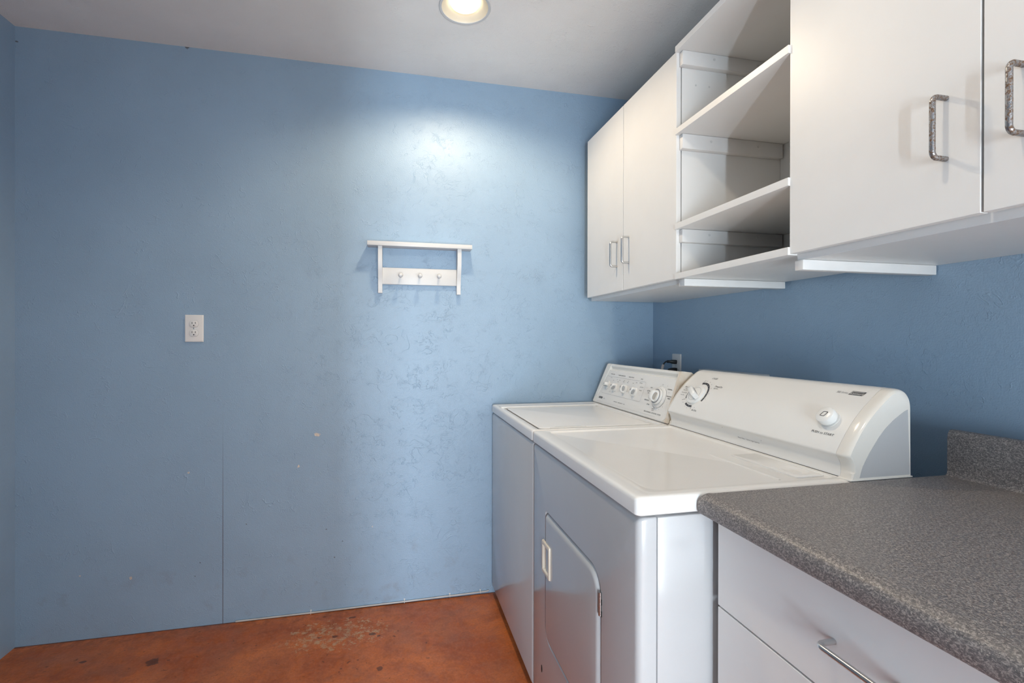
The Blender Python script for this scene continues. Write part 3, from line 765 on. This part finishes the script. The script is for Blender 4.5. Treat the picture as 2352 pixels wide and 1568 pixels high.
    MB().lathe([(.0265, .0070), (.0265, .0081), (.0258, .0081), (.0258, .0070)], p, N, 44, None, False, False).obj('seam', M['ink_light'], dl)
    a = math.radians(150); u = Vector((0, -1, 0)) * math.cos(a) + T * math.sin(a); v = N.cross(u)
    sec = lambda A, Bq, h, s=0.: [p + u * (P_ + s) + v * q + N * h for P_, q in rrect(-A, A, -Bq, Bq, min(A, Bq) * .8, 6)]
    blade(MB(), p, u, N, .0315, .0088, .0300, .006).obj('dial_grip', M['knob'], dl, 40)
    for sg in (1, -1):
        cc = p + N * .0150; L_ = lambda q, off: [cc + u * (.0225 * q * math.cos(t_)) + N * ((.0062 if math.sin(t_) > 0 else .0030) * q * math.sin(t_)) + v * (sg * off) for t_ in (2 * PI * k / 26 for k in range(26))]
        MB().loops([L_(1, .0084), L_(1, .0092), L_(.9, .0093)]).obj('inlay', M['ink_light'], dl)
    MB().lathe([(.0016, .0072), (.0016, .0078)], p + T * (-.0195) + Vector((0, -1, 0)) * .024, N, 12).obj('pointer_dot', M['ink'], dl)
    p, T, N = frame(-1.3345, .0865)
    MB().lathe([(.0240, -.002), (.0240, .0006)], p, N, 36).obj('button_ring', M['plastic'], con)
    bt = MB().lathe([(.0185, .0), (.0185, .0035), (.0215, .0050), (.0222, .0080), (.0222, .0165), (.0212, .0195), (.0185, .0210), (.008, .0214)], p, N, 40).obj('start_button', M['knob'], d)
    Y = Vector((0, -1, 0))
    def rh(q): return [p + Y * a_ * q + T * b_ * q + N * .0217 for a_, b_ in [(x + .35 * z_, z_) for x, z_ in rrect(-.0062, .0062, -.0068, .0068, .0022, 4)]]
    m = MB(); m.loops([rh(1.), [w_ + N * .0003 for w_ in rh(1.)], [w_ + N * .0003 for w_ in rh(.80)], rh(.80)], False, False)
    m.obj('start_symbol', M['ink'], bt)

# ------------------------------------------------------------------ light
def lights():
    for (x0, x1, z0, z1), e, col in zip(OPENINGS, DAY_FILL, ((.74, .88, 1.), (.91, .97, .98))):  # the second, wide light is an added fill with no known window
        ld = bpy.data.lights.new('window daylight and fill', 'AREA'); ld.shape = 'RECTANGLE'; ld.size = x1 - x0; ld.size_y = z1 - z0
        ld.energy = e; ld.color = col
        o = bpy.data.objects.new('window_daylight_and_fill', ld); COL.objects.link(o)
        o.location = ((x0 + x1) / 2, YH - .13, (z0 + z1) / 2); o.rotation_euler = (PI / 2, 0, 0)
    # unseen fill light added behind the camera, aimed up to lift the ceiling
    ld = bpy.data.lights.new('ceiling fill', 'SPOT'); ld.energy = CEILING_FILL; ld.spot_size = math.radians(150); ld.spot_blend = 1.; ld.shadow_soft_size = .12; ld.color = (.80, .93, 1.)
    o = bpy.data.objects.new('ceiling_fill', ld); COL.objects.link(o); o.location = FPOS; o.rotation_euler = (PI, 0, 0)
    w = bpy.data.worlds.new('world'); scene.world = w; w.use_nodes = True
    w.node_tree.nodes['Background'].inputs[0].default_value = (.6, .75, 1, 1); w.node_tree.nodes['Background'].inputs[1].default_value = .3
DAY_FILL = (76., 53.)
CEILING_FILL = 30.
FPOS = (-1.75, -2.60, 1.55)

build_materials()
make_camera()
room()
downlight(*LAMPS[0][:3], 'recessed round downlight glowing in the ceiling near the back wall', LAMP[0])
downlight(*LAMPS[1][:3], 'recessed round downlight in the ceiling above the worktop end of the room', LAMP[1])
hook_shelf()
outlet('wall_outlet', (-2.152, 0, 1.2690), (0, -1, 0), (1, 0, 0), 'white duplex outlet alone on the open blue wall at left')
outlet('wall_outlet', (0, -.2182, 1.0990), (-1, 0, 0), (0, -1, 0), 'white duplex outlet holding black plugs behind the washing machine')
plugs()
valve_box()
cable()
shelving()
shelf_back()
base_units()
washer()
dryer()
lights()

scene.view_settings.view_transform = 'Standard'
scene.view_settings.look = 'None'
scene.view_settings.exposure = 0.13
scene.view_settings.gamma = 1.0
scene.view_settings.use_curve_mapping = False
scene.cycles.use_denoising = True
scene.cycles.max_bounces = 6
scene.cycles.diffuse_bounces = 4
scene.cycles.glossy_bounces = 3
scene.cycles.use_adaptive_sampling = True
scene.cycles.adaptive_threshold = .09
scene.cycles.adaptive_min_samples = 16
scene.cycles.sample_clamp_indirect = 8.0
scene.cycles.caustics_reflective = False
scene.cycles.caustics_refractive = False
